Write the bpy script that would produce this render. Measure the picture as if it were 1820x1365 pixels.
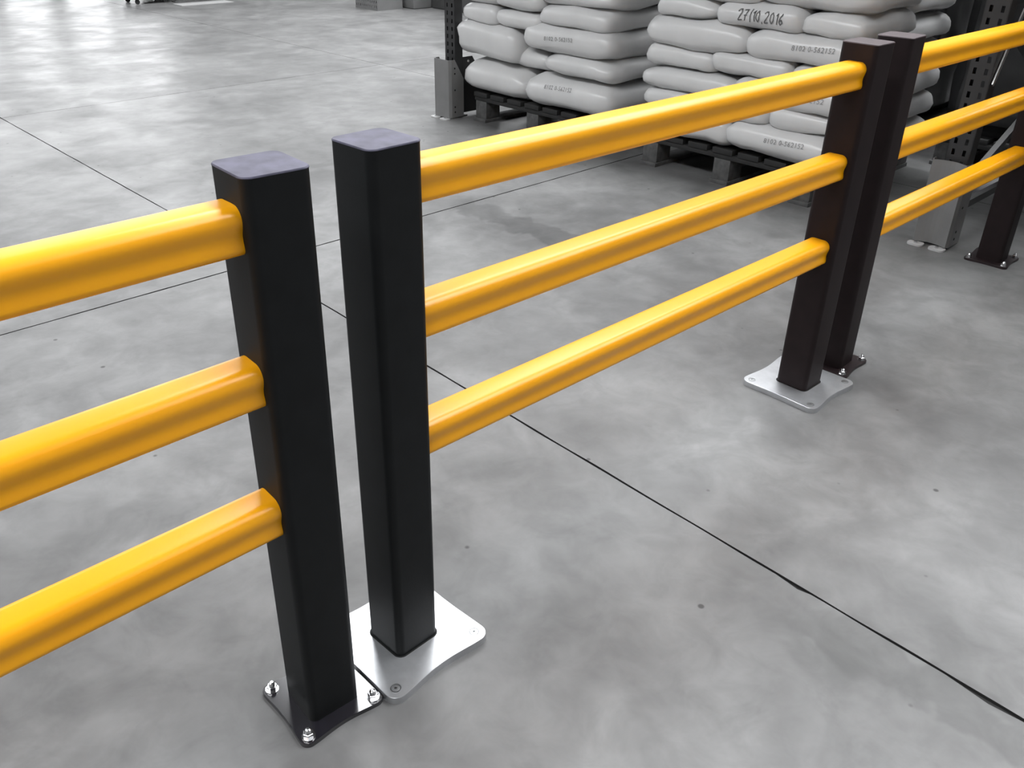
import bpy, bmesh, math, random
from mathutils import Vector, Matrix, noise
from mathutils.bvhtree import BVHTree

random.seed(7)
S = bpy.context.scene
COL = S.collection
for o in list(bpy.data.objects):
    bpy.data.objects.remove(o, do_unlink=True)

# ------------------------------------------------------------------ camera
F_PX, CX, CY = 1558.78, 900.8, 673.18
PITCH, ROLL, YAW = -0.5132, 0.0176, 0.7797
CAM = Vector((-0.6152, -1.1423, 1.4572))
fwd = Vector((math.sin(YAW)*math.cos(PITCH), math.cos(YAW)*math.cos(PITCH), math.sin(PITCH)))
right = fwd.cross(Vector((0, 0, 1))).normalized()
up = right.cross(fwd)
r2 = right*math.cos(ROLL) + up*math.sin(ROLL)
u2 = -right*math.sin(ROLL) + up*math.cos(ROLL)
cd = bpy.data.cameras.new('camera')
cam = bpy.data.objects.new('camera', cd); COL.objects.link(cam)
cd.sensor_fit = 'HORIZONTAL'; cd.sensor_width = 36.0
cd.lens = 36.0*F_PX/1820.0
cd.shift_x = (910.0-CX)/1820.0
cd.shift_y = (CY-682.5)/1820.0
cd.clip_end = 200
cam.matrix_world = Matrix(((r2.x, u2.x, -fwd.x, CAM.x), (r2.y, u2.y, -fwd.y, CAM.y), (r2.z, u2.z, -fwd.z, CAM.z), (0, 0, 0, 1)))
S.camera = cam

# ------------------------------------------------------------------ light and exposure
SKYLIGHT = 20.0        # radiance of the roof skylight panes
CLERESTORY = 5.0      # radiance of the high windows in the far wall
DOORGLASS = 9.0       # radiance of the glazed door panes at the end of the hall
w = bpy.data.worlds.new('world'); S.world = w; w.use_nodes = True
w.node_tree.nodes['Background'].inputs[0].default_value = (0.8, 0.85, 0.9, 1)
w.node_tree.nodes['Background'].inputs[1].default_value = 0.3
S.view_settings.view_transform = 'Standard'
S.view_settings.look = 'None'
S.view_settings.gamma = 1.0
S.view_settings.use_curve_mapping = False
S.view_settings.exposure = -0.42
S.cycles.use_light_tree = False; S.cycles.max_bounces = 4; S.cycles.diffuse_bounces = 2; S.cycles.glossy_bounces = 2

# ------------------------------------------------------------------ materials
MATS = {}
def mat(name, col, rough=0.5, metal=0.0, spec=0.5, nz=0.0, nscale=8.0, bump=0.0, bscale=40.0, coat=0.0, sub=0.0):
    m = bpy.data.materials.new(name); m.use_nodes = True
    nt = m.node_tree; b = nt.nodes['Principled BSDF']
    b.inputs['Roughness'].default_value = rough
    b.inputs['Metallic'].default_value = metal
    b.inputs['Specular IOR Level'].default_value = spec
    if coat:
        b.inputs['Coat Weight'].default_value = coat; b.inputs['Coat Roughness'].default_value = 0.08
    tc = nt.nodes.new('ShaderNodeTexCoord')
    n = nt.nodes.new('ShaderNodeTexNoise'); n.inputs['Scale'].default_value = nscale; n.inputs['Detail'].default_value = 4
    nt.links.new(tc.outputs['Object'], n.inputs['Vector'])
    r = nt.nodes.new('ShaderNodeValToRGB')
    r.color_ramp.elements[0].position = 0.3; r.color_ramp.elements[1].position = 0.7
    a = [max(0, c*(1-nz)) for c in col]; z = [min(1, c*(1+nz)) for c in col]
    r.color_ramp.elements[0].color = (*a, 1); r.color_ramp.elements[1].color = (*z, 1)
    nt.links.new(n.outputs['Fac'], r.inputs['Fac']); nt.links.new(r.outputs['Color'], b.inputs['Base Color'])
    if bump:
        n2 = nt.nodes.new('ShaderNodeTexNoise'); n2.inputs['Scale'].default_value = bscale; n2.inputs['Detail'].default_value = 3
        nt.links.new(tc.outputs['Object'], n2.inputs['Vector'])
        bp = nt.nodes.new('ShaderNodeBump'); bp.inputs['Strength'].default_value = bump; bp.inputs['Distance'].default_value = 0.002
        nt.links.new(n2.outputs['Fac'], bp.inputs['Height']); nt.links.new(bp.outputs['Normal'], b.inputs['Normal'])
    MATS[name] = m
    return m

def emit(name, col, s):
    m = bpy.data.materials.new(name); m.use_nodes = True
    nt = m.node_tree; nt.nodes.clear()
    e = nt.nodes.new('ShaderNodeEmission'); e.inputs[0].default_value = (*col, 1); e.inputs[1].default_value = s
    o = nt.nodes.new('ShaderNodeOutputMaterial'); nt.links.new(e.outputs[0], o.inputs[0])
    MATS[name] = m

def concrete(name):
    m = bpy.data.materials.new(name); m.use_nodes = True
    nt = m.node_tree; L = nt.links; b = nt.nodes['Principled BSDF']
    geo = nt.nodes.new('ShaderNodeNewGeometry')
    def nz(scale, detail=5, rough=0.55, dist=0.0, stretch=None, off=(0, 0, 0)):
        mp = nt.nodes.new('ShaderNodeMapping'); mp.inputs['Location'].default_value = off
        if stretch: mp.inputs['Scale'].default_value = stretch
        L.new(geo.outputs['Position'], mp.inputs['Vector'])
        n = nt.nodes.new('ShaderNodeTexNoise'); n.inputs['Scale'].default_value = scale
        n.inputs['Detail'].default_value = detail; n.inputs['Roughness'].default_value = rough; n.inputs['Distortion'].default_value = dist
        L.new(mp.outputs[0], n.inputs['Vector']); return n.outputs['Fac']
    def ramp(f, p0, p1, v0, v1):
        r = nt.nodes.new('ShaderNodeMapRange'); r.inputs['From Min'].default_value = p0; r.inputs['From Max'].default_value = p1
        r.inputs['To Min'].default_value = v0; r.inputs['To Max'].default_value = v1; r.interpolation_type = 'SMOOTHSTEP'
        L.new(f, r.inputs['Value']); return r.outputs[0]
    def mul(a, c):
        x = nt.nodes.new('ShaderNodeMath'); x.operation = 'MULTIPLY'; L.new(a, x.inputs[0])
        if isinstance(c, float): x.inputs[1].default_value = c
        else: L.new(c, x.inputs[1])
        return x.outputs[0]
    v = ramp(nz(1.1, 3, 0.6, 0.6), 0.3, 0.7, 0.78, 1.18)                       # big clouds of trowelled concrete
    v = mul(v, ramp(nz(3.7, 3, 0.6, 0.8, off=(3, 8, 0)), 0.3, 0.7, 0.86, 1.11))
    v = mul(v, ramp(nz(9, 4, 0.65, 0.5, off=(1, 2, 0)), 0.28, 0.72, 0.89, 1.08))
    # dirt specks
    vo = nt.nodes.new('ShaderNodeTexVoronoi'); vo.inputs['Scale'].default_value = 5.5
    L.new(geo.outputs['Position'], vo.inputs['Vector'])
    v = mul(v, ramp(vo.outputs['Distance'], 0.026, 0.055, 0.35, 1.0))
    # patches of wear
    v = mul(v, ramp(nz(5.5, 4, 0.7, 0.6, off=(9, 1, 0)), 0.52, 0.78, 1.0, 0.84))
    # tyre marks: strips along Y with a ragged edge
    sep = nt.nodes.new('ShaderNodeSeparateXYZ'); L.new(geo.outputs['Position'], sep.inputs[0])
    wob = ramp(nz(6, 2, 0.6, 0.5, off=(4, 4, 0)), 0.0, 1.0, -0.09, 0.09)
    def strip(x0, hw, y0, y1, dark):
        def m2(op, a, bv=None):
            x = nt.nodes.new('ShaderNodeMath'); x.operation = op; L.new(a, x.inputs[0])
            if bv is not None:
                if isinstance(bv, (int, float)): x.inputs[1].default_value = bv
                else: L.new(bv, x.inputs[1])
            return x.outputs[0]
        dx = m2('ABSOLUTE', m2('SUBTRACT', m2('ADD', sep.outputs['X'], wob), x0))
        inx = ramp(dx, hw*0.75, hw*1.2, 1.0, 0.0)
        dy = m2('ABSOLUTE', m2('SUBTRACT', sep.outputs['Y'], (y0+y1)/2))
        iny = ramp(dy, (y1-y0)/2-0.15, (y1-y0)/2+0.15, 1.0, 0.0)
        k = m2('MULTIPLY', m2('MULTIPLY', inx, iny), dark)
        inv = nt.nodes.new('ShaderNodeMath'); inv.operation = 'SUBTRACT'; inv.inputs[0].default_value = 1.0; L.new(k, inv.inputs[1])
        return inv.outputs[0]
    v = mul(v, strip(2.33, 0.085, 1.35, 2.2, 0.27))
    v = mul(v, strip(0.93, 0.07, -1.3, -0.55, 0.2))
    v = mul(v, strip(3.42, 0.07, 1.9, 3.2, 0.13))
    cmb = nt.nodes.new('ShaderNodeCombineColor')
    base = mul(v, FLOOR_V)
    for i in range(3): L.new(base, cmb.inputs[i])
    L.new(cmb.outputs[0], b.inputs['Base Color'])
    L.new(ramp(nz(2.3, 2, 0.6, 0.5, off=(7, 7, 0)), 0.25, 0.75, 0.30, 0.44), b.inputs['Roughness'])
    b.inputs['Specular IOR Level'].default_value = 0.20
    bp = nt.nodes.new('ShaderNodeBump'); bp.inputs['Strength'].default_value = 0.12; bp.inputs['Distance'].default_value = 0.002
    L.new(nz(45, 2), bp.inputs['Height']); L.new(bp.outputs[0], b.inputs['Normal'])
    MATS[name] = m
FLOOR_V = 0.170
concrete('concrete')
mat('joint_dark', (0.012, 0.012, 0.012), 0.9)
mat('wall_paint', (0.36, 0.36, 0.36), 0.8, nz=0.05, nscale=1.5)
mat('roof_sheet', (0.22, 0.22, 0.225), 0.7, nz=0.06, nscale=2)
mat('yellow', (1.0, 0.425, 0.001), 0.32, nz=0.02, nscale=12, bump=0.012, bscale=260, spec=0.6)
mat('black_post', (0.007, 0.0078, 0.0085), 0.55, spec=0.22, nz=0.15, nscale=20, bump=0.05, bscale=300)
mat('brown_post', (0.013, 0.0075, 0.008), 0.55, spec=0.22, nz=0.15, nscale=20, bump=0.05, bscale=300)
mat('cap_grey', (0.095, 0.092, 0.130), 0.5, spec=0.22, nz=0.3, nscale=26, bump=0.05, bscale=60)
mat('cap_brown', (0.050, 0.032, 0.036), 0.5, nz=0.2, nscale=26)
mat('black_plate', (0.013, 0.012, 0.016), 0.16, nz=0.1, nscale=14, spec=0.9, coat=0.6)
mat('brown_plate', (0.018, 0.011, 0.012), 0.35, nz=0.1, nscale=14)
mat('galvanised', (0.60, 0.61, 0.63), 0.34, metal=0.8, nz=0.08, nscale=30, bump=0.04, bscale=40)
mat('screw_zinc', (0.48, 0.49, 0.50), 0.35, metal=0.9, nz=0.1)
mat('steel', (0.72, 0.72, 0.73), 0.2, metal=1.0, nz=0.05)
mat('socket_black', (0.006, 0.006, 0.006), 0.8)
mat('sack', (0.64, 0.64, 0.64), 0.30, nz=0.05, nscale=6, bump=0.35, bscale=20, spec=0.6)
mat('print_grey', (0.27, 0.27, 0.27), 0.7)
mat('marker_black', (0.11, 0.11, 0.11), 0.6)
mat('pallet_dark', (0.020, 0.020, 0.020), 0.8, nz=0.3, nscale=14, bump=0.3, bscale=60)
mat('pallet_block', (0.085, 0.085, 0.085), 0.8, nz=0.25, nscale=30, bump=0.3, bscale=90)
mat('rack_dark', (0.030, 0.030, 0.031), 0.5, nz=0.12, nscale=10)
mat('rack_grey', (0.085, 0.085, 0.085), 0.45, nz=0.1, nscale=10)
mat('guard_grey', (0.20, 0.20, 0.20), 0.5, nz=0.08, nscale=9)
mat('lug_light', (0.55, 0.55, 0.55), 0.4, nz=0.1)
mat('film_dark', (0.030, 0.030, 0.031), 0.45, nz=0.3, nscale=5, bump=0.3, bscale=14)
mat('crate_grey', (0.15, 0.15, 0.15), 0.5, nz=0.06)
mat('box_grey', (0.07, 0.07, 0.07), 0.6, nz=0.08)
mat('box_dark', (0.015, 0.015, 0.015), 0.6, nz=0.1)
mat('paper_white', (0.36, 0.36, 0.36), 0.6, nz=0.04)
mat('strip_light', (0.5, 0.5, 0.5), 0.35, metal=0.6, nz=0.05)
emit('skylight_glow', (0.97, 0.985, 1.0), SKYLIGHT)
emit('window_glow', (0.97, 0.985, 1.0), CLERESTORY)
emit('door_glow', (0.97, 0.985, 1.0), DOORGLASS)

# ------------------------------------------------------------------ helpers
def tag(o, label, cat, group=None):
    o['label'] = label; o['category'] = cat
    if group: o['group'] = group
    return o
def empty(name, loc=(0, 0, 0), rz=0.0, label=None, cat=None, group=None):
    o = bpy.data.objects.new(name, None); COL.objects.link(o)
    o.location = loc; o.rotation_euler = (0, 0, rz); o.empty_display_size = 0.1
    if label: tag(o, label, cat, group)
    return o
def link(name, me, m, parent=None, loc=(0, 0, 0), rot=(0, 0, 0)):
    if m is not None and not me.materials: me.materials.append(MATS[m])
    o = bpy.data.objects.new(name, me); COL.objects.link(o)
    if parent: o.parent = parent
    o.location = loc; o.rotation_euler = rot
    return o
def mesh(name, bm, smooth=False, angle=None):
    me = bpy.data.meshes.new(name)
    bmesh.ops.recalc_face_normals(bm, faces=bm.faces)
    bm.to_mesh(me); bm.free()
    if smooth or angle:
        for p in me.polygons: p.use_smooth = True
        if angle: me.set_sharp_from_angle(angle=math.radians(angle))
    return me
def box(bm, x0, x1, y0, y1, z0, z1, bev=0.0):
    g = bmesh.ops.create_cube(bm, size=1.0)
    for v in g['verts']:
        v.co = Vector(((x0+x1)/2+v.co.x*(x1-x0), (y0+y1)/2+v.co.y*(y1-y0), (z0+z1)/2+v.co.z*(z1-z0)))
    if bev:
        es = set(e for v in g['verts'] for e in v.link_edges)
        bmesh.ops.bevel(bm, geom=list(es), offset=bev, segments=2, affect='EDGES', profile=0.5)
def box_mesh(name, d, bev=0.0):
    bm = bmesh.new(); box(bm, *d, bev=bev); return mesh(name, bm, angle=40 if bev else None)
def prism(bm, loop, z0, z1, chamfer=0.0):
    """vertical prism over a 2-D loop, optional small chamfer on the top edge"""
    n = len(loop); rings = []
    lv = [(z0, 0), (z1-chamfer, 0)] + ([(z1, chamfer)] if chamfer else [])
    c = Vector((sum(p[0] for p in loop)/n, sum(p[1] for p in loop)/n))
    for z, ins in lv:
        ring = []
        for p in loop:
            v = Vector(p[:2])-c
            k = (v.length-ins)/v.length if ins else 1
            ring.append(bm.verts.new((c.x+v.x*k, c.y+v.y*k, z)))
        rings.append(ring)
    for a, b in zip(rings, rings[1:]):
        for i in range(n):
            bm.faces.new((a[i], a[(i+1) % n], b[(i+1) % n], b[i]))
    bm.faces.new(rings[-1]); bm.faces.new(list(reversed(rings[0])))
def rrect(h, r, seg=6, hy=None):
    hy = hy or h; out = []
    for cx, cy, a0 in ((h-r, hy-r, 0), (-h+r, hy-r, 90), (-h+r, -hy+r, 180), (h-r, -hy+r, 270)):
        for i in range(seg+1):
            a = math.radians(a0+90*i/seg); out.append((cx+r*math.cos(a), cy+r*math.sin(a)))
    return out
def bar(bm, p, q, wy, hz, upv=Vector((0, 0, 1))):
    p = Vector(p); q = Vector(q); d = (q-p).normalized()
    s = d.cross(upv)
    if s.length < 1e-4: s = d.cross(Vector((1, 0, 0)))
    s.normalize(); u = s.cross(d)
    vs = [bm.verts.new(c + s*a*wy/2 + u*b*hz/2) for c in (p, q) for a, b in ((-1, -1), (1, -1), (1, 1), (-1, 1))]
    for f in ((0, 1, 2, 3), (7, 6, 5, 4), (0, 4, 5, 1), (1, 5, 6, 2), (2, 6, 7, 3), (3, 7, 4, 0)):
        bm.faces.new([vs[i] for i in f])
def cyl(bm, c, r, z0, z1, seg=16, r1=None):
    r1 = r if r1 is None else r1
    a = [bm.verts.new((c[0]+r*math.cos(2*math.pi*i/seg), c[1]+r*math.sin(2*math.pi*i/seg), z0)) for i in range(seg)]
    b = [bm.verts.new((c[0]+r1*math.cos(2*math.pi*i/seg), c[1]+r1*math.sin(2*math.pi*i/seg), z1)) for i in range(seg)]
    for i in range(seg): bm.faces.new((a[i], a[(i+1) % seg], b[(i+1) % seg], b[i]))
    bm.faces.new(b); bm.faces.new(list(reversed(a)))

# ------------------------------------------------------------------ setting
RX0, RX1, RY0, RY1, RZ = -12.0, 24.0, -12.0, 16.0, 8.0
floor = link('floor', box_mesh('floor', (RX0, RX1, RY0, RY1, -0.2, -0.006)), 'joint_dark'); floor['kind'] = 'structure'
# concrete slabs; saw-cut joints traced on the floor, 3.5 m apart
def joint_x(i, y):
    if i == 2:
        pts = [(-12, 0.70), (-1.02, 0.993), (-0.05, 1.026), (0.53, 1.047), (0.95, 1.063), (1.64, 1.088), (3.05, 1.145), (5.70, 1.186), (16, 1.28)]
        for (a, b), (c, d) in zip(pts, pts[1:]):
            if y <= c: return b+(d-b)*(y-a)/(c-a)
        return pts[-1][1]
    return {0: RX0, 1: -2.5, 3: 4.44+0.0*y, 4: 7.95, 5: 11.5, 6: 15.0, 7: 18.5, 8: RX1}[i]
YJ = [RY0, -8.35, -4.85, -1.34, 2.176, 5.687, 9.2, 12.7, RY1]
XW = {2: 0.0036, 3: 0.0022}; YW = {4: 0.0042, 5: 0.0022}
def wob(a, b): return noise.noise(Vector((a*9.0, b*7.3, 0.5)))*0.0016 + noise.noise(Vector((a*37.0, b*7.3, 2.5)))*0.0012
for i in range(8):
    for j in range(8):
        y0 = YJ[j]+YW.get(j, 0.001); y1 = YJ[j+1]-YW.get(j+1, 0.001)
        near = i in (1, 2) and j in (2, 3, 4, 5)
        n = 110 if near else 8
        P = []
        def X(k, s, y, jag):
            x = joint_x(k, y) + s*XW.get(k, 0.001)
            if jag: x += wob(k*3.1+s, y)
            return x
        for t in range(n): y = y0+(y1-y0)*t/n; P.append((X(i+1, -1, y, near), y))
        xa, xb = X(i+1, -1, y1, near), X(i, 1, y1, near)
        for t in range(n): x = xa+(xb-xa)*t/n; P.append((x, y1+(wob(j+7.7, x) if near and t else 0)))
        for t in range(n): y = y1+(y0-y1)*t/n; P.append((X(i, 1, y, near), y))
        xa, xb = X(i, 1, y0, near), X(i+1, -1, y0, near)
        for t in range(n): x = xa+(xb-xa)*t/n; P.append((x, y0+(wob(j+3.3, x) if near and t else 0)))
        if i == 1 and j == 3:      # chipped arris beside the long joint
            Q = []
            for (x, y) in P:
                if abs(x-joint_x(2, y)) < 0.012:
                    e = max(0, 1-abs(y+0.50)/0.05); x -= 0.012*e*e
                    e = max(0, 1-abs(y+0.955)/0.09); x -= 0.010*e
                Q.append((x, y))
            P = Q
        bm = bmesh.new(); prism(bm, P, -0.006, 0.0)
        me = mesh('slab', bm); me.materials.append(MATS['concrete']); me.materials.append(MATS['joint_dark'])
        for pg in me.polygons: pg.material_index = 0 if pg.normal.z > 0.5 else 1
        link('slab', me, None, floor)

def structure(name, d, m):
    o = link(name, box_mesh(name, d), m); o['kind'] = 'structure'; return o
wl = structure('wall_left', (RX0-0.2, RX0, RY0, RY1, -0.2, RZ), 'wall_paint')
structure('wall_right', (RX1, RX1+0.2, RY0, RY1, -0.2, RZ), 'wall_paint')
structure('wall_front', (RX0, RX1, RY0-0.2, RY0, -0.2, RZ), 'wall_paint')
structure('wall_back', (RX0-0.2, RX1+0.2, RY1, RY1+0.2, -0.2, RZ), 'wall_paint')
ceil = structure('ceiling', (RX0, RX1, RY0, RY1, RZ, RZ+0.2), 'roof_sheet')
nwin = [0]
def window(d, m, axis):
    """glazed opening set in front of a wall: frame object with its pane as a child"""
    nwin[0] += 1
    x0, x1, y0, y1, z0, z1 = d
    bm = bmesh.new()
    f = 0.07
    if axis == 'z':      # roof light
        for a in ((x0-f, x0, y0-f, y1+f), (x1, x1+f, y0-f, y1+f), (x0, x1, y0-f, y0), (x0, x1, y1, y1+f)):
            box(bm, *a, z0-0.06, z0)
        k = int((y1-y0)/2)
        for i in range(1, k): yy = y0+(y1-y0)*i/k; box(bm, x0, x1, yy-0.02, yy+0.02, z0-0.05, z0)
    else:
        for a in ((x0-f, x0, z0-f, z1+f), (x1, x1+f, z0-f, z1+f), (x0, x1, z0-f, z0), (x0, x1, z1, z1+f)):
            box(bm, a[0], a[1], y0-0.06, y0, a[2], a[3])
        k = max(2, int((x1-x0)/1.2))
        for i in range(1, k): xx = x0+(x1-x0)*i/k; box(bm, xx-0.03, xx+0.03, y0-0.05, y0, z0, z1)
    o = link('window_%d' % nwin[0], mesh('window_frame', bm), 'rack_grey'); o['kind'] = 'structure'
    link('pane', box_mesh('pane', d), m, o)
for x0, yy in ((-6.6, -5.0), (3.4, -6.0), (8.4, -6.0), (19.0, -6.0)):
    window((x0, x0+2.2, yy, 8.8, RZ-0.03, RZ), 'skylight_glow', 'z')
for x0, x1 in ((-9, -4), (-3, 2), (3, 8), (9, 14), (15, 20)):
    window((x0, x1, RY1-0.03, RY1, 4.0, 7.2), 'window_glow', 'y')
# glazed loading door at the end of the hall: its panes mirror in the polished floor
dr = link('door_1', box_mesh('door', (3.2, 7.2, RY1-0.05, RY1-0.001, 0.0, 3.4)), 'rack_grey'); dr['kind'] = 'structure'
pm = None
for cx_ in (3.75, 4.75, 5.75, 6.7):
    for k in range(5):
        if pm is None: pm = box_mesh('door_pane', (-0.34, 0.34, -0.01, 0.01, -0.2, 0.2))
        link('pane', pm, 'door_glow', dr, (cx_, RY1-0.06, 0.45+k*0.6))

# ------------------------------------------------------------------ barriers
H_PLA, H_PLB = 0.010, 0.018
HW, RAD = 0.0545, 0.016
def post_mesh():
    bm = bmesh.new(); prism(bm, rrect(HW, RAD, 8), 0.0, 1.0); return mesh('post', bm, angle=40)
POST = post_mesh()
def cap_mesh():
    bm = bmesh.new(); prism(bm, rrect(HW+0.0006, RAD, 8), -0.0002, 0.0026, chamfer=0.0016); return mesh('cap', bm, angle=40)
CAP = cap_mesh()
def plate_loop(h, r, sag_y, sag_x, hole=None):
    L = []
    seg = 8
    corners = [(h-r, h-r, 0), (-h+r, h-r, 90), (-h+r, -h+r, 180), (h-r, -h+r, 270)]
    for k, (cx_, cy_, a0) in enumerate(corners):
        for i in range(seg+1):
            a = math.radians(a0+90*i/seg); L.append((cx_+r*math.cos(a), cy_+r*math.sin(a)))
        nx = corners[(k+1) % 4]; a = math.radians(a0+90)
        p = Vector((cx_+r*math.cos(a), cy_+r*math.sin(a))); q = Vector((nx[0]+r*math.cos(a), nx[1]+r*math.sin(a)))
        inn = -Vector((math.cos(a), math.sin(a))); sag = sag_y if k in (0, 2) else sag_x
        for i in range(1, 14):
            t = i/14; s = math.sin(math.pi*t)**1.5*sag
            e = p.lerp(q, t)+inn*s; L.append((e.x, e.y))
    return L
def plateA_mesh():
    bm = bmesh.new(); prism(bm, plate_loop(0.093, 0.018, 0.007, 0.004), 0.0, H_PLA, chamfer=0.0008); return mesh('base_plate', bm, angle=22)
def plateB_mesh():
    bm = bmesh.new(); prism(bm, plate_loop(0.136, 0.026, 0.010, 0.003), 0.0, H_PLB, chamfer=0.0008); return mesh('base_plate', bm, angle=22)
PLA, PLB = plateA_mesh(), plateB_mesh()
def bolt_mesh():
    bm = bmesh.new()
    cyl(bm, (0, 0), 0.0135, 0, 0.0022, 20)                       # washer
    cyl(bm, (0, 0), 0.0108, 0.0022, 0.0110, 6)                   # hex nut
    cyl(bm, (0, 0), 0.0108, 0.0110, 0.0118, 6, 0.0094)
    z = 0.0118                                                    # threaded stud
    for i in range(3):
        cyl(bm, (0, 0), 0.0056, z, z+0.0012, 12, 0.0062); cyl(bm, (0, 0), 0.0062, z+0.0012, z+0.0024, 12, 0.0056); z += 0.0024
    cyl(bm, (0, 0), 0.0056, z, z+0.002, 12, 0.0030)
    return mesh('anchor_bolt', bm, angle=30)
def screw_mesh():
    bm = bmesh.new(); n = 24
    prof = [(0.0125, 0.0), (0.0125, 0.0006), (0.0108, 0.0004), (0.0102, -0.0018), (0.0092, 0.0003), (0.0060, 0.0007), (0.0032, 0.0007), (0.0030, -0.0005), (0.0010, -0.0005)]
    rings = [[bm.verts.new((r*math.cos(2*math.pi*i/n), r*math.sin(2*math.pi*i/n), z)) for i in range(n)] for r, z in prof]
    for a, b in zip(rings, rings[1:]):
        for i in range(n): bm.faces.new((a[i], a[(i+1) % n], b[(i+1) % n], b[i]))
    bm.faces.new(rings[-1]); bm.faces.new(rings[0])
    return mesh('screw', bm, angle=35)
BOLT, SCREW = bolt_mesh(), screw_mesh()
def socket_mesh():
    bm = bmesh.new()
    a = rrect(HW+0.0035, RAD+0.003, 8); prism(bm, a, 0.0, 0.0006); return mesh('socket_gap', bm)
SOCK = socket_mesh()

def with_mat(me, m):
    key = me.name+'|'+m
    c = WM.get(key)
    if c is None:
        c = me.copy(); c.materials.clear(); c.materials.append(MATS[m]); WM[key] = c
    return c
WM = {}
def post(parent, x, y, rz, h, kind, brown=False, lean=(0, 0)):
    pm_, cm_ = ('brown_post', 'cap_brown') if brown else ('black_post', 'cap_grey')
    zb = H_PLA if kind == 'A' else 0.004
    lx, ly = lean[0]/1.1, lean[1]/1.1
    p = link('post', with_mat(POST, pm_), None, parent, (x+lx*zb, y+ly*zb, zb), (-ly, lx, rz)); p.scale = (1, 1, h-0.003-zb)
    c = link('cap', with_mat(CAP, cm_), None, parent, (x+lx*(h-0.003), y+ly*(h-0.003), h-0.003), (-ly, lx, rz))
    c.name = 'cap'
    if kind == 'A':
        pl = link('base_plate', with_mat(PLA, 'brown_plate' if brown else 'black_plate'), None, parent, (x, y, 0), (0, 0, rz))
        for i, (sx, sy) in enumerate(((-1, -1), (1, -1), (-1, 1), (1, 1))):
            b = link('anchor_bolt', BOLT, 'steel', pl, (sx*0.0745, sy*0.0745, H_PLA-0.0003), (0.05*sy, -0.06*sx, 0.4*i))
    else:
        pl = link('base_plate', with_mat(PLB, 'galvanised'), None, parent, (x, y, 0), (0, 0, rz))
        link('socket_gap', SOCK, 'socket_black', pl, (0, 0, H_PLB-0.0001))
        for i, (sx, sy) in enumerate(((-1, -1), (1, -1), (-1, 1), (1, 1))):
            link('screw', SCREW, 'screw_zinc', pl, (sx*0.111, sy*0.109, H_PLB))
def rail_profile():
    """(y, z) half profile: broad rounded top, shallow waist on the side, small lower lobe"""
    pts = []
    hw, top, bot = 0.0375, 0.036, -0.036
    rt = 0.021
    for i in range(9):
        a = math.radians(90-90*i/8); pts.append((hw-rt+rt*math.cos(a), top-rt+rt*math.sin(a)))
    pts += [(0.0368, 0.010), (0.0352, 0.004), (0.0332, -0.002), (0.0322, -0.008), (0.0324, -0.014), (0.0337, -0.020), (0.0345, -0.025)]
    for i in range(5):
        a = math.radians(-90*i/4); pts.append((0.0345-0.009+0.009*math.cos(a), -0.027+0.009*math.sin(a)))
    return pts
def rail(parent, x0, x1, y0, y1, z0, z1):
    half = rail_profile(); prof = half+[(-y, z) for y, z in reversed(half)]
    bm = bmesh.new(); n = len(prof); rings = []
    seg = 10
    for k in range(seg+1):
        t = k/seg; rings.append([bm.verts.new((x0+(x1-x0)*t, y0+(y1-y0)*t+p[0], z0+(z1-z0)*t+p[1])) for p in prof])
    for a, b in zip(rings, rings[1:]):
        for i in range(n): bm.faces.new((a[i], a[(i+1) % n], b[(i+1) % n], b[i]))
    bm.faces.new(rings[-1]); bm.faces.new(list(reversed(rings[0])))
    link('rail', mesh('rail', bm, angle=50), 'yellow', parent)
pA, pB, pC, pD, pE = (0, 0), (0.2205, 0.0131), (1.8942, 0.0004), (2.1341, 0.0048), (3.6043, -0.0043)
G = 'yellow and black guard barriers'
b1 = empty('safety_barrier', (0, 0, 0), 0, 'yellow railed barrier cut by the left frame edge, black bolted base plate', 'barrier', G)
post(b1, *pA, -0.0609, 1.1032, 'A', lean=(0.005, -0.003))
post(b1, -1.74, 0.0, 0.0, 1.10, 'A')
for z in (1.021, 0.7655, 0.506): rail(b1, -1.69, -0.050, 0, 0, z, z)
b2 = empty('safety_barrier', (0, 0, 0), 0, 'middle yellow railed barrier standing in two thick galvanised floor plates', 'barrier', G)
post(b2, *pB, 0.0221, 1.1, 'B', lean=(0.003, 0.001))
post(b2, *pC, -0.0189, 1.0962, 'B', brown=True, lean=(0.001, -0.0026))
for z0, z1 in ((1.0215, 1.0125), (0.767, 0.757), (0.5105, 0.497)): rail(b2, pB[0]+0.05, pC[0]-0.05, pB[1], pC[1], z0, z1)
b3 = empty('safety_barrier', (0, 0, 0), 0, 'farthest yellow railed barrier with dark brown posts by the right frame edge', 'barrier', G)
post(b3, *pD, 0.0384, 1.0911, 'A', brown=True, lean=(-0.0026, 0.0048))
post(b3, *pE, 0.0255, 1.09, 'A', brown=True)
for z0, z1 in ((1.0105, 1.009), (0.747, 0.744), (0.489, 0.487)): rail(b3, pD[0]+0.05, pE[0]-0.05, pD[1], pE[1], z0, z1)

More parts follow.
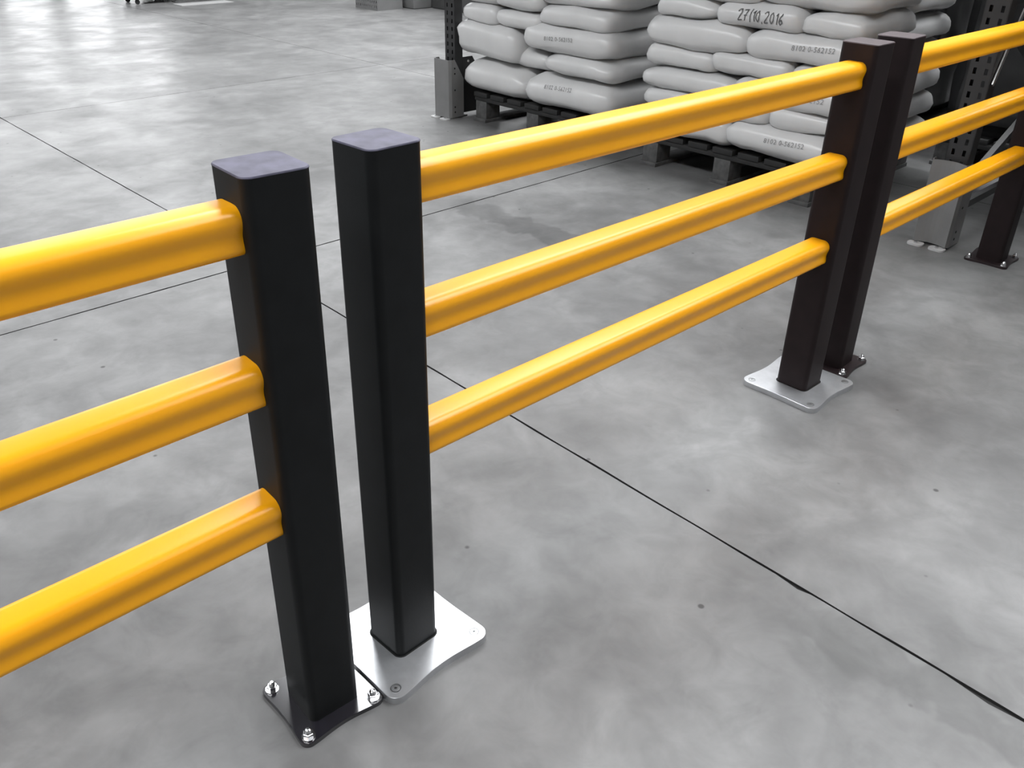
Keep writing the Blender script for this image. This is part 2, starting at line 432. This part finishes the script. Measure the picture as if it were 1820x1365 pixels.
# ------------------------------------------------------------------ pallets
PZ = 0.20
def pallet(loc, label, m_board='pallet_dark', group='wooden pallets'):
    """front face on x=0, blocks in three rows along y (0 .. 1.12)"""
    e = empty('pallet', loc, 0, label, 'pallet', group)
    D, W = 1.18, 1.12
    ys = (0.0, 0.50, 1.0)
    for y in ys:
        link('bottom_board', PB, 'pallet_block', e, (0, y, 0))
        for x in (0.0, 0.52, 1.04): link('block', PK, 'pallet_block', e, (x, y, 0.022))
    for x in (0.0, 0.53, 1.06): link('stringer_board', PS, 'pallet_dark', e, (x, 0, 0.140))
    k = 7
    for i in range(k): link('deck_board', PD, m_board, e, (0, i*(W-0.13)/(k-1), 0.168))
    return e
PB = box_mesh('bottom_board', (-0.012, 1.18, 0, 0.12, 0, 0.022), 0.002)
PK = box_mesh('block', (0.004, 0.135, 0.006, 0.112, 0, 0.118), 0.003)
PS = box_mesh('stringer_board', (0, 0.12, 0, 1.12, 0, 0.028), 0.002)
PD = box_mesh('deck_board', (-0.008, 1.18, 0, 0.13, 0, 0.030), 0.002)
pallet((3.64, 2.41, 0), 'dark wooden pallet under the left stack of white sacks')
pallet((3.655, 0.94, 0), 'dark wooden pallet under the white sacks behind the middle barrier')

# ------------------------------------------------------------------ sacks
def sack_mesh(dx, dy, dz, seed, n_lat=18, n_lon=44):
    """stuffed plastic sack: superellipsoid with lumps and end wrinkles; y is its long side on the face"""
    rnd = random.Random(seed); off = Vector((rnd.uniform(-50, 50), rnd.uniform(-50, 50), rnd.uniform(-50, 50)))
    e1, e2 = rnd.uniform(0.60, 0.76), rnd.uniform(0.24, 0.32)
    def sp(c, e): return math.copysign(abs(c)**e, c)
    verts = []; faces = []
    for i in range(n_lat+1):
        eta = -math.pi/2+math.pi*i/n_lat
        for j in range(n_lon):
            om = 2*math.pi*j/n_lon
            x = sp(math.cos(eta), e1)*sp(math.cos(om), e2)
            y = sp(math.cos(eta), e1)*sp(math.sin(om), e2)
            z = sp(math.sin(eta), e1*0.9)
            p = Vector((x*dx/2, y*dy/2, z*dz/2))
            # sagging ends, pinched corners
            p.z *= 1-0.10*abs(y)**5
            p.z -= 0.07*dz*abs(y)**3
            nrm = Vector((x/dx, y/dy, z/dz)).normalized()
            d = 0.020*noise.noise(p*5.5+off)+0.010*noise.noise(Vector((p.x*8, p.y*6, p.z*26))+off)
            d += 0.005*abs(y)**3*noise.noise(Vector((p.x*22, p.y*9, p.z*34))+off*1.3)
            verts.append(p+nrm*d)
    for i in range(n_lat):
        for j in range(n_lon):
            a = i*n_lon+j; b = i*n_lon+(j+1) % n_lon
            faces.append((a, b, b+n_lon, a+n_lon))
    me = bpy.data.meshes.new('sack'); me.from_pydata(verts, [], faces)
    bm = bmesh.new(); bm.from_mesh(me); bmesh.ops.remove_doubles(bm, verts=bm.verts, dist=1e-5)
    bmesh.ops.recalc_face_normals(bm, faces=bm.faces); bm.to_mesh(me); bm.free()
    for p in me.polygons: p.use_smooth = True
    return me
SEED = [100]
def sack(y1, y0, z0, z1, x0, depth, label, group, tilt=0.0):
    SEED[0] += 1
    dy = y1-y0; dz = z1-z0
    me = sack_mesh(depth, dy*1.04, dz*1.10, SEED[0])
    o = link('sack', me, 'sack', None, (x0+depth/2, (y0+y1)/2, (z0+z1)/2+0.02*dz), (tilt, 0, 0))
    return tag(o, label, 'sack', group)

def onto(o, pts2, faces, name, m):
    """lay flat print (points given as world y, z) on the -X side of a sack"""
    bpy.context.view_layer.update()
    mw = o.matrix_world; inv = mw.inverted()
    bv = BVHTree.FromPolygons([v.co for v in o.data.vertices], [p.vertices[:] for p in o.data.polygons])
    out = []
    d = (inv.to_3x3() @ Vector((1, 0, 0))).normalized()
    lastx = None
    for y, z in pts2:
        org = inv @ Vector((2.5, y, z))
        hit = bv.ray_cast(org, d)[0]
        if hit is None: hit = inv @ Vector((lastx if lastx else o.location.x, y, z))
        else: lastx = (mw @ hit).x
        out.append(hit-d*0.0035)
    me = bpy.data.meshes.new(name); me.from_pydata([tuple(v) for v in out], [], faces)
    return link(name, me, m, o)
def printed(o, text, ystart, z, size, slope=0.0):
    cu = bpy.data.curves.new('txt', 'FONT'); cu.body = text; cu.size = size; cu.space_character = 1.12
    cu.resolution_u = 3
    t = bpy.data.objects.new('txt', cu); COL.objects.link(t)
    dg = bpy.context.evaluated_depsgraph_get(); me = bpy.data.meshes.new_from_object(t.evaluated_get(dg))
    bm = bmesh.new(); bm.from_mesh(me); bmesh.ops.triangulate(bm, faces=bm.faces)
    bmesh.ops.subdivide_edges(bm, edges=[e for e in bm.edges if e.calc_length() > 0.012], cuts=1)
    bmesh.ops.triangulate(bm, faces=bm.faces)
    pts = [(ystart-v.co.x, z+v.co.y+slope*v.co.x) for v in bm.verts]
    bm.verts.index_update(); fc = [[v.index for v in f.verts] for f in bm.faces]; bm.free()
    bpy.data.objects.remove(t); bpy.data.curves.remove(cu); bpy.data.meshes.remove(me)
    p = onto(o, pts, fc, 'print', 'print_grey'); p['label'] = 'grey printed batch number'
DIG = {'2': [[(0, .8), (.15, .98), (.4, 1), (.55, .8), (.4, .5), (.05, .05), (.1, 0), (.6, .06)]],
       '7': [[(0, .95), (.55, 1), (.3, .5), (.15, 0)], [(.1, .5), (.5, .52)]],
       '/': [[(.25, 1.1), (.1, -.1)]], '1': [[(.1, .75), (.3, 1), (.25, 0)]],
       '0': [[(.3, 1), (.08, .75), (.08, .3), (.3, 0), (.52, .3), (.5, .75), (.3, 1)]],
       ',': [[(.15, .08), (.1, -.15)]],
       '6': [[(.5, 1), (.2, .65), (.1, .25), (.3, 0), (.52, .2), (.4, .45), (.12, .3)]]}
def handwritten(o, text, ystart, z, h, slope):
    pts = []; faces = []; x = 0.0; wd = 0.0028
    for ch in text:
        for st in DIG[ch]:
            dense = []
            for (a, b), (c, d) in zip(st, st[1:]):
                for k in range(4): t = k/4; dense.append((a+(c-a)*t, b+(d-b)*t))
            dense.append(st[-1])
            base = len(pts)
            for i, (a, b) in enumerate(dense):
                p = dense[max(0, i-1)]; q = dense[min(len(dense)-1, i+1)]
                tx, ty = q[0]-p[0], q[1]-p[1]; l = math.hypot(tx, ty) or 1
                for s in (-1, 1):
                    X_ = x+a*h*0.8-ty/l*wd*s; Z_ = b*h+tx/l*wd*s
                    pts.append((ystart-X_, z+Z_+slope*X_))
            for i in range(len(dense)-1):
                a = base+2*i; faces.append((a, a+1, a+3, a+2))
        x += h*(0.62 if ch not in '/,1' else 0.36)
    p = onto(o, pts, faces, 'handwriting', 'marker_black'); p['label'] = 'handwritten date in black marker'

ORD = ['bottom', 'second', 'third', 'fourth', 'fifth', 'sixth', 'seventh']
GS1 = 'white sacks of the left stack'; GS2 = 'white sacks of the right stack'
def build_stack(rows, where, gname, xb, yb0, yb1):
    S_ = {}
    for li, row in enumerate(rows):
        n = len(row)
        names = {1: ['only'], 2: ['left', 'right'], 3: ['left', 'middle', 'right']}[n]
        for k, r in enumerate(row):
            y1, y0, z0, z1, x0 = r[:5]
            lab = 'white plastic sack, %s at the front in the %s layer of the %s stack' % (names[k], ORD[li], where)
            S_[(li, k)] = sack(y1, y0, z0, z1, x0, xb-x0+0.02, lab, gname, r[5] if len(r) > 5 else 0.0)
        zz0 = min(r[2] for r in row); zz1 = max(r[3] for r in row)
        hb = (yb1-yb0)/2
        for k in range(2):
            sack(yb0+hb*(k+1), yb0+hb*k, 0.20+li*0.138, 0.20+li*0.138+0.136, xb, 0.62, 'white plastic sack in the rear half of the %s stack' % where, 'rear sacks of the %s stack' % where)
    return S_
st1 = build_stack([
    [(3.62, 2.99, 0.205, 0.415, 3.575, 0.02), (3.00, 2.28, 0.205, 0.415, 3.565, -0.02)],
    [(3.17, 2.84, 0.405, 0.545, 3.63), (2.86, 2.29, 0.405, 0.560, 3.585)],
    [(3.68, 3.08, 0.425, 0.670, 3.575, 0.03), (3.04, 2.31, 0.535, 0.715, 3.575, -0.02)],
    [(3.64, 3.30, 0.640, 0.775, 3.60), (3.31, 2.90, 0.640, 0.765, 3.60), (2.92, 2.35, 0.690, 0.830, 3.59)],
    [(3.64, 3.30, 0.765, 0.885, 3.60), (3.31, 2.90, 0.755, 0.885, 3.59), (2.92, 2.33, 0.815, 0.940, 3.60)],
    [(3.62, 2.98, 0.885, 1.03, 3.60), (2.99, 2.33, 0.937, 1.07, 3.60)],
    [(3.62, 2.98, 1.03, 1.17, 3.60), (2.99, 2.33, 1.07, 1.20, 3.60)],
], 'left', GS1, 4.20, 2.34, 3.62)
st2 = build_stack([
    [(2.08, 1.46, 0.205, 0.375, 3.585), (1.48, 0.82, 0.205, 0.385, 3.575)],
    [(2.07, 1.66, 0.350, 0.470, 3.60), (1.68, 1.24, 0.355, 0.475, 3.595), (1.24, 0.83, 0.365, 0.485, 3.60)],
    [(2.08, 1.44, 0.440, 0.585, 3.585), (1.46, 0.82, 0.455, 0.620, 3.58)],
    [(2.07, 1.61, 0.565, 0.705, 3.605), (1.62, 1.16, 0.585, 0.715, 3.59), (1.17, 0.82, 0.59, 0.705, 3.605)],
    [(2.09, 1.42, 0.680, 0.850, 3.585), (1.43, 0.80, 0.680, 0.845, 3.58)],
    [(2.03, 1.62, 0.825, 0.955, 3.61), (1.63, 1.13, 0.820, 0.965, 3.59), (1.15, 0.80, 0.82, 0.955, 3.60)],
    [(2.03, 1.40, 0.930, 1.08, 3.60), (1.42, 0.80, 0.94, 1.09, 3.60)],
], 'right', GS2, 4.20, 0.86, 2.03)
TXT = '8102 0-562152'
printed(st1[(0, 1)], TXT, 2.800, 0.335, 0.034, 0.045)
printed(st1[(2, 1)], TXT, 2.820, 0.620, 0.034, 0.06)
printed(st2[(0, 1)], TXT, 1.215, 0.300, 0.034, 0.05)
printed(st2[(2, 1)], TXT, 1.155, 0.530, 0.034, 0.05)
printed(st2[(4, 1)], TXT, 1.150, 0.765, 0.034, 0.05)
handwritten(st2[(5, 1)], '27/10,2016', 1.480, 0.872, 0.052, 0.0)

# ------------------------------------------------------------------ pallet rack
def perforated(bm, y0, y1, z0, z1, x, cols, hw, hh, pitch, t=0.003):
    """upright web in the yz plane with real slots"""
    ys = [y0]
    for c in cols: ys += [c-hw/2, c+hw/2]
    ys.append(y1)
    for i in range(0, len(ys), 2): box(bm, x, x+t, ys[i], ys[i+1], z0, z1)
    for c in cols:
        z = z0
        while z < z1:
            box(bm, x, x+t, c-hw/2, c+hw/2, z, min(z1, z+pitch-hh)); z += pitch
def upright(name, m, parent, loc, flip=1):
    bm = bmesh.new(); hgt = 2.6
    perforated(bm, -0.05, 0.05, 0.0, hgt, 0, (-0.024, 0.024), 0.014, 0.026, 0.05)
    for s in (-1, 1):
        box(bm, 0, 0.07, s*0.05-0.0015, s*0.05+0.0015, 0, hgt)
        box(bm, 0.067, 0.07, s*0.05, s*0.05-s*0.022, 0, hgt) if s < 0 else box(bm, 0.067, 0.07, 0.028, 0.05, 0, hgt)
    o = link(name, mesh(name, bm), m, parent, loc, (0, 0, 0 if flip > 0 else math.pi)); return o
def frame(y, label, m='rack_dark'):
    e = empty('storage_rack', (3.60, y, 0), 0, label, 'rack', 'pallet rack frames')
    upright('upright', m, e, (0, 0, 0)); upright('upright', m, e, (1.10, 0, 0), -1)
    zs = [0.14, 0.58, 1.06, 1.55, 2.05]
    for i, z in enumerate(zs):
        bm = bmesh.new(); bar(bm, (0.03, 0, z), (1.07, 0, z), 0.03, 0.035); link('horizontal_brace', mesh('brace', bm), m, e)
    for i in range(len(zs)-1):
        a, b = (0.04, 1.06) if i % 2 == 0 else (1.06, 0.04)
        bm = bmesh.new(); bar(bm, (a, 0.012, zs[i]+0.02), (b, 0.012, zs[i+1]-0.02), 0.028, 0.034); link('diagonal_brace', mesh('brace', bm), m, e)
    for x in (0.035, 1.065):
        bm = bmesh.new(); box(bm, x-0.06, x+0.06, -0.07, 0.07, 0, 0.006); link('foot_plate', mesh('foot', bm), m, e)
    return e
f1 = frame(3.74, 'dark steel rack frame standing beside the left stack of sacks')
f2 = frame(0.255, 'perforated dark rack frame rising behind the curved guard near right posts')
f3 = frame(-3.2, 'dark steel rack frame out past the right edge')
# gusset with bolts low on the left frame
bm = bmesh.new()
vs = [(-0.06+0.13, 0.0, 0.40), (0.16, 0.0, 0.40), (0.34, 0.0, 0.14), (0.34, 0, 0.02), (0.07, 0, 0.02)]
a = [bm.verts.new((x, -0.052, z)) for x, y, z in vs]; b_ = [bm.verts.new((x, -0.047, z)) for x, y, z in vs]
for i in range(5): bm.faces.new((a[i], a[(i+1) % 5], b_[(i+1) % 5], b_[i]))
bm.faces.new(a); bm.faces.new(list(reversed(b_)))
gs = link('gusset_plate', mesh('gusset', bm), 'rack_dark', f1)
bm = bmesh.new(); cyl(bm, (0, 0), 0.008, 0, 0.005, 8); BH = mesh('bolt_head', bm)
for x, z in ((0.12, 0.37), (0.21, 0.24), (0.25, 0.245)): link('bolt_head', BH, 'lug_light', gs, (x, -0.052, z), (math.pi/2, 0, 0))
# pale strip added in place of a bright gap at the right frame
bm = bmesh.new(); bar(bm, (0.02, -0.058, 0.735), (0.16, -0.058, 1.03), 0.006, 0.024)
link('bright_gap_strip', mesh('bright_gap_strip', bm), 'strip_light', f2)

def beams(y0, y1, who):  # unseen upper rack level, added to shade the floor and rear loads
    for x, fb in ((3.585, 'front'), (4.70, 'rear')):
        bm = bmesh.new(); box(bm, x-0.025, x+0.025, y0+0.052, y1-0.052, 1.62, 1.74, 0.004)
        tag(link('shade_shelf_beam', mesh('shade_shelf_beam', bm), 'rack_grey'), '%s unseen steel rack beam carrying the added shade shelf %s' % (fb, who), 'beam', 'rack beams')
    bm = bmesh.new(); box(bm, 3.57, 4.72, y0+0.06, y1-0.06, 1.74, 1.765)
    tag(link('shade_shelf', mesh('shade_shelf', bm), 'pallet_dark'), 'unseen dark board shelf added for shade on the rack beams %s' % who, 'shelf', 'rack shelves')
beams(0.255, 3.74, 'above the two sack stacks')
beams(-3.2, 0.255, 'right of the perforated frame')

def guard(loc, label, rz=0.0, concave=0.012):
    e = empty('upright_guard', loc, rz, label, 'guard', 'upright guards')
    # folded sheet: left wing, hollow front, right wing (plan outline, -x is the aisle)
    hgt = 0.40; t = 0.004
    outer = [(0.13, 0.085), (0.02, 0.085), (0.0, 0.075)] + [(concave*math.sin(math.pi*i/8), 0.075-0.15*i/8) for i in range(1, 8)] + [(0.0, -0.075), (0.02, -0.085), (0.13, -0.085)]
    inner = [(x+t*0.9, y*(1-t/0.085)) if 0 < i < len(outer)-1 else (x, y*(1-t/0.085)) for i, (x, y) in enumerate(outer)]
    bm = bmesh.new(); n = len(outer); rows = []
    for z in (0.012, 0.27, hgt):
        rows.append([[bm.verts.new((0.05 if (i in (0, n-1) and z == hgt) else p[0], p[1], z)) for i, p in enumerate(pl)] for pl in (outer, inner)])
    for (ao, ai), (bo, bi) in zip(rows, rows[1:]):
        for i in range(n-1):
            bm.faces.new((ao[i], ao[i+1], bo[i+1], bo[i])); bm.faces.new((ai[i+1], ai[i], bi[i], bi[i+1]))
        for i in (0, n-1): bm.faces.new((ao[i], bo[i], bi[i], ai[i]))
    for r_ in (rows[0], rows[-1]):
        for i in range(n-1): bm.faces.new((r_[0][i], r_[0][i+1], r_[1][i+1], r_[1][i]))
    link('shield', mesh('shield', bm), 'guard_grey', e)
    for y in (0.055, -0.045):
        bm = bmesh.new(); prism(bm, rrect(0.028, 0.02, 5, 0.036), 0.0, 0.008); lg = link('lug', mesh('lug', bm), 'lug_light', e, (-0.012, y, 0))
        bm = bmesh.new(); cyl(bm, (0, 0), 0.009, 0.008, 0.016, 6); link('bolt', mesh('lug_bolt', bm), 'steel', lg, (-0.004, 0, 0))
    for z in (0.05, 0.085, 0.20, 0.31, 0.345):
        bm = bmesh.new(); cyl(bm, (0, 0), 0.006, 0, 0.0015, 10); link('bolt_hole', mesh('bolt_hole', bm), 'socket_black', e, (0.045, -0.0895, z), (math.pi/2, 0, 0))
    return e
guard((3.50, 3.72, 0), 'grey steel guard bolted round the foot of the left rack frame', 0.0, 0.0)
guard((3.55, 0.262, 0), 'curved grey steel guard at the foot of the perforated rack frame', 0.0, 0.022)

# dark wrapped loads in the row behind
def wrapped(loc, dims, label, seed):
    W, D, Hh = dims
    e = empty('wrapped_load', loc, 0, label, 'load', 'dark film wrapped loads')
    bm = bmesh.new(); bmesh.ops.create_cube(bm, size=1.0)
    bmesh.ops.bevel(bm, geom=bm.edges[:], offset=0.06, segments=3, affect='EDGES')
    bmesh.ops.subdivide_edges(bm, edges=[x for x in bm.edges if x.calc_length() > 0.3], cuts=14, use_grid_fill=True)
    for v in bm.verts:
        v.co = Vector((v.co.x*W, v.co.y*D, (v.co.z+0.5)*Hh))
        v.co += Vector((noise.noise(v.co*6+Vector((seed, 0, 0))), noise.noise(v.co*6+Vector((0, seed, 0))), 0))*0.02
    link('film_wrap', mesh('film_wrap', bm, smooth=True), 'film_dark', e)
    return e
for k, y in enumerate((-1.55, -0.25, 1.05)):
    who = ('rightmost', 'middle', 'leftmost')[k]
    pallet((5.00, y, 0), '%s dark pallet in the shadowed row behind the rack' % who)
    wrapped((5.59, y+0.56, PZ), (1.16, 1.14, 1.35), '%s dark film wrapped load in the shadowed row behind the rack' % who, k*7.0)

# ------------------------------------------------------------------ far clutter along the top edge of the view
def crate(loc, W, D, Hh, label):
    e = empty('plastic_crate', loc, 0, label, 'crate')
    # walls with real rows of slots; front wall on x=0 along +y, side wall on y=0 along +x
    def wall(along, n):
        bm = bmesh.new(); t = 0.012
        rows = 5; rh = Hh/(rows*2+1)
        pitch = along/n; hwid = pitch*0.5
        for r in range(rows+1): box(bm, 0, t, 0, along, r*2*rh, r*2*rh+rh)
        for r in range(rows):
            for k in range(n+1):
                a = max(0, k*pitch-(pitch-hwid)/2); b = min(along, k*pitch+(pitch-hwid)/2)
                box(bm, 0.001, t-0.001, a, b, (r*2+1)*rh, (r*2+2)*rh)
        return mesh('wall', bm)
    link('front_panel', wall(W, 11), 'crate_grey', e)
    link('back_panel', wall(W, 11), 'crate_grey', e, (D, 0, 0))
    bm = bmesh.new(); box(bm, 0.012, D, -0.001, 0.012, 0, Hh); link('side_panel', mesh('side', bm), 'crate_grey', e)
    bm = bmesh.new(); box(bm, 0.012, D, W-0.012, W, 0, Hh); link('side_panel', mesh('side', bm), 'crate_grey', e)
    bm = bmesh.new(); box(bm, 0.012, D, 0.012, W-0.012, 0.0, 0.012); link('base', mesh('base', bm), 'crate_grey', e)
    bm = bmesh.new(); box(bm, -0.012, D+0.024, -0.012, W+0.012, Hh-0.03, Hh); 
    bm.free()
crate((6.74, 8.80, 0), 0.48, 0.40, 0.32, 'grey perforated plastic crate on the floor by the top frame edge')
def rbox(name, d, m, label, cat, bev=0.03):
    e = empty(name, (d[0], d[2], d[4]), 0, label, cat)
    w_, l_, h_ = d[1]-d[0], d[3]-d[2], d[5]-d[4]
    link('body', box_mesh(name, (0, w_, 0, l_, 0, h_*0.86), bev), m, e)
    link('lid', box_mesh(name+'_lid', (-0.02, w_+0.02, -0.02, l_+0.02, h_*0.86, h_), 0.012), m, e)
    return e
rbox('storage_box', (7.22, 7.7, 8.65, 9.2, 0, 0.42), 'crate_grey', 'low pale grey box just right of the perforated crate', 'box', 0.02)
bm = bmesh.new(); bmesh.ops.create_cube(bm, size=1.0)
dbin = empty('waste_bin', (8.02, 9.42, 0), 0, 'dark round bodied bin between the pale box and rack upright', 'bin')
bm.free(); bm = bmesh.new(); cyl(bm, (0, 0), 0.20, 0.0, 0.06, 24, 0.26); cyl(bm, (0, 0), 0.26, 0.06, 0.62, 24, 0.28); link('body', mesh('bin_body', bm, angle=40), 'box_dark', dbin)
bm = bmesh.new(); cyl(bm, (0, 0), 0.295, 0.62, 0.67, 24, 0.285); link('rim', mesh('bin_rim', bm, angle=40), 'box_dark', dbin)
rbox('metal_cabinet', (7.50, 8.2, 7.75, 8.62, 0, 1.2), 'box_grey', 'grey metal cabinet standing behind the left rack upright', 'cabinet', 0.02)
e = empty('floor_trolley', (4.58, 11.18, 0), 0, 'small grey wheeled trolley at the top left frame edge', 'trolley')
link('tray', box_mesh('tray', (0, 0.5, 0, 0.42, 0.06, 0.30), 0.03), 'box_grey', e)
for x in (0.06, 0.44):
    for y in (0.06, 0.36):
        bm = bmesh.new(); cyl(bm, (0, 0), 0.03, -0.012, 0.012, 14); link('wheel', mesh('wheel', bm), 'box_dark', e, (x, y, 0.03), (math.pi/2, 0, 0))
pallet((5.12, 11.12, 0), 'low dark pallet on the far floor at the top frame edge')
bm = bmesh.new(); box(bm, 5.0, 5.75, 10.72, 10.98, 0.0, 0.006)
tag(link('cardboard_sheet', mesh('sheet', bm), 'paper_white'), 'pale flat sheet lying on the far floor beside the low pallet', 'sheet')
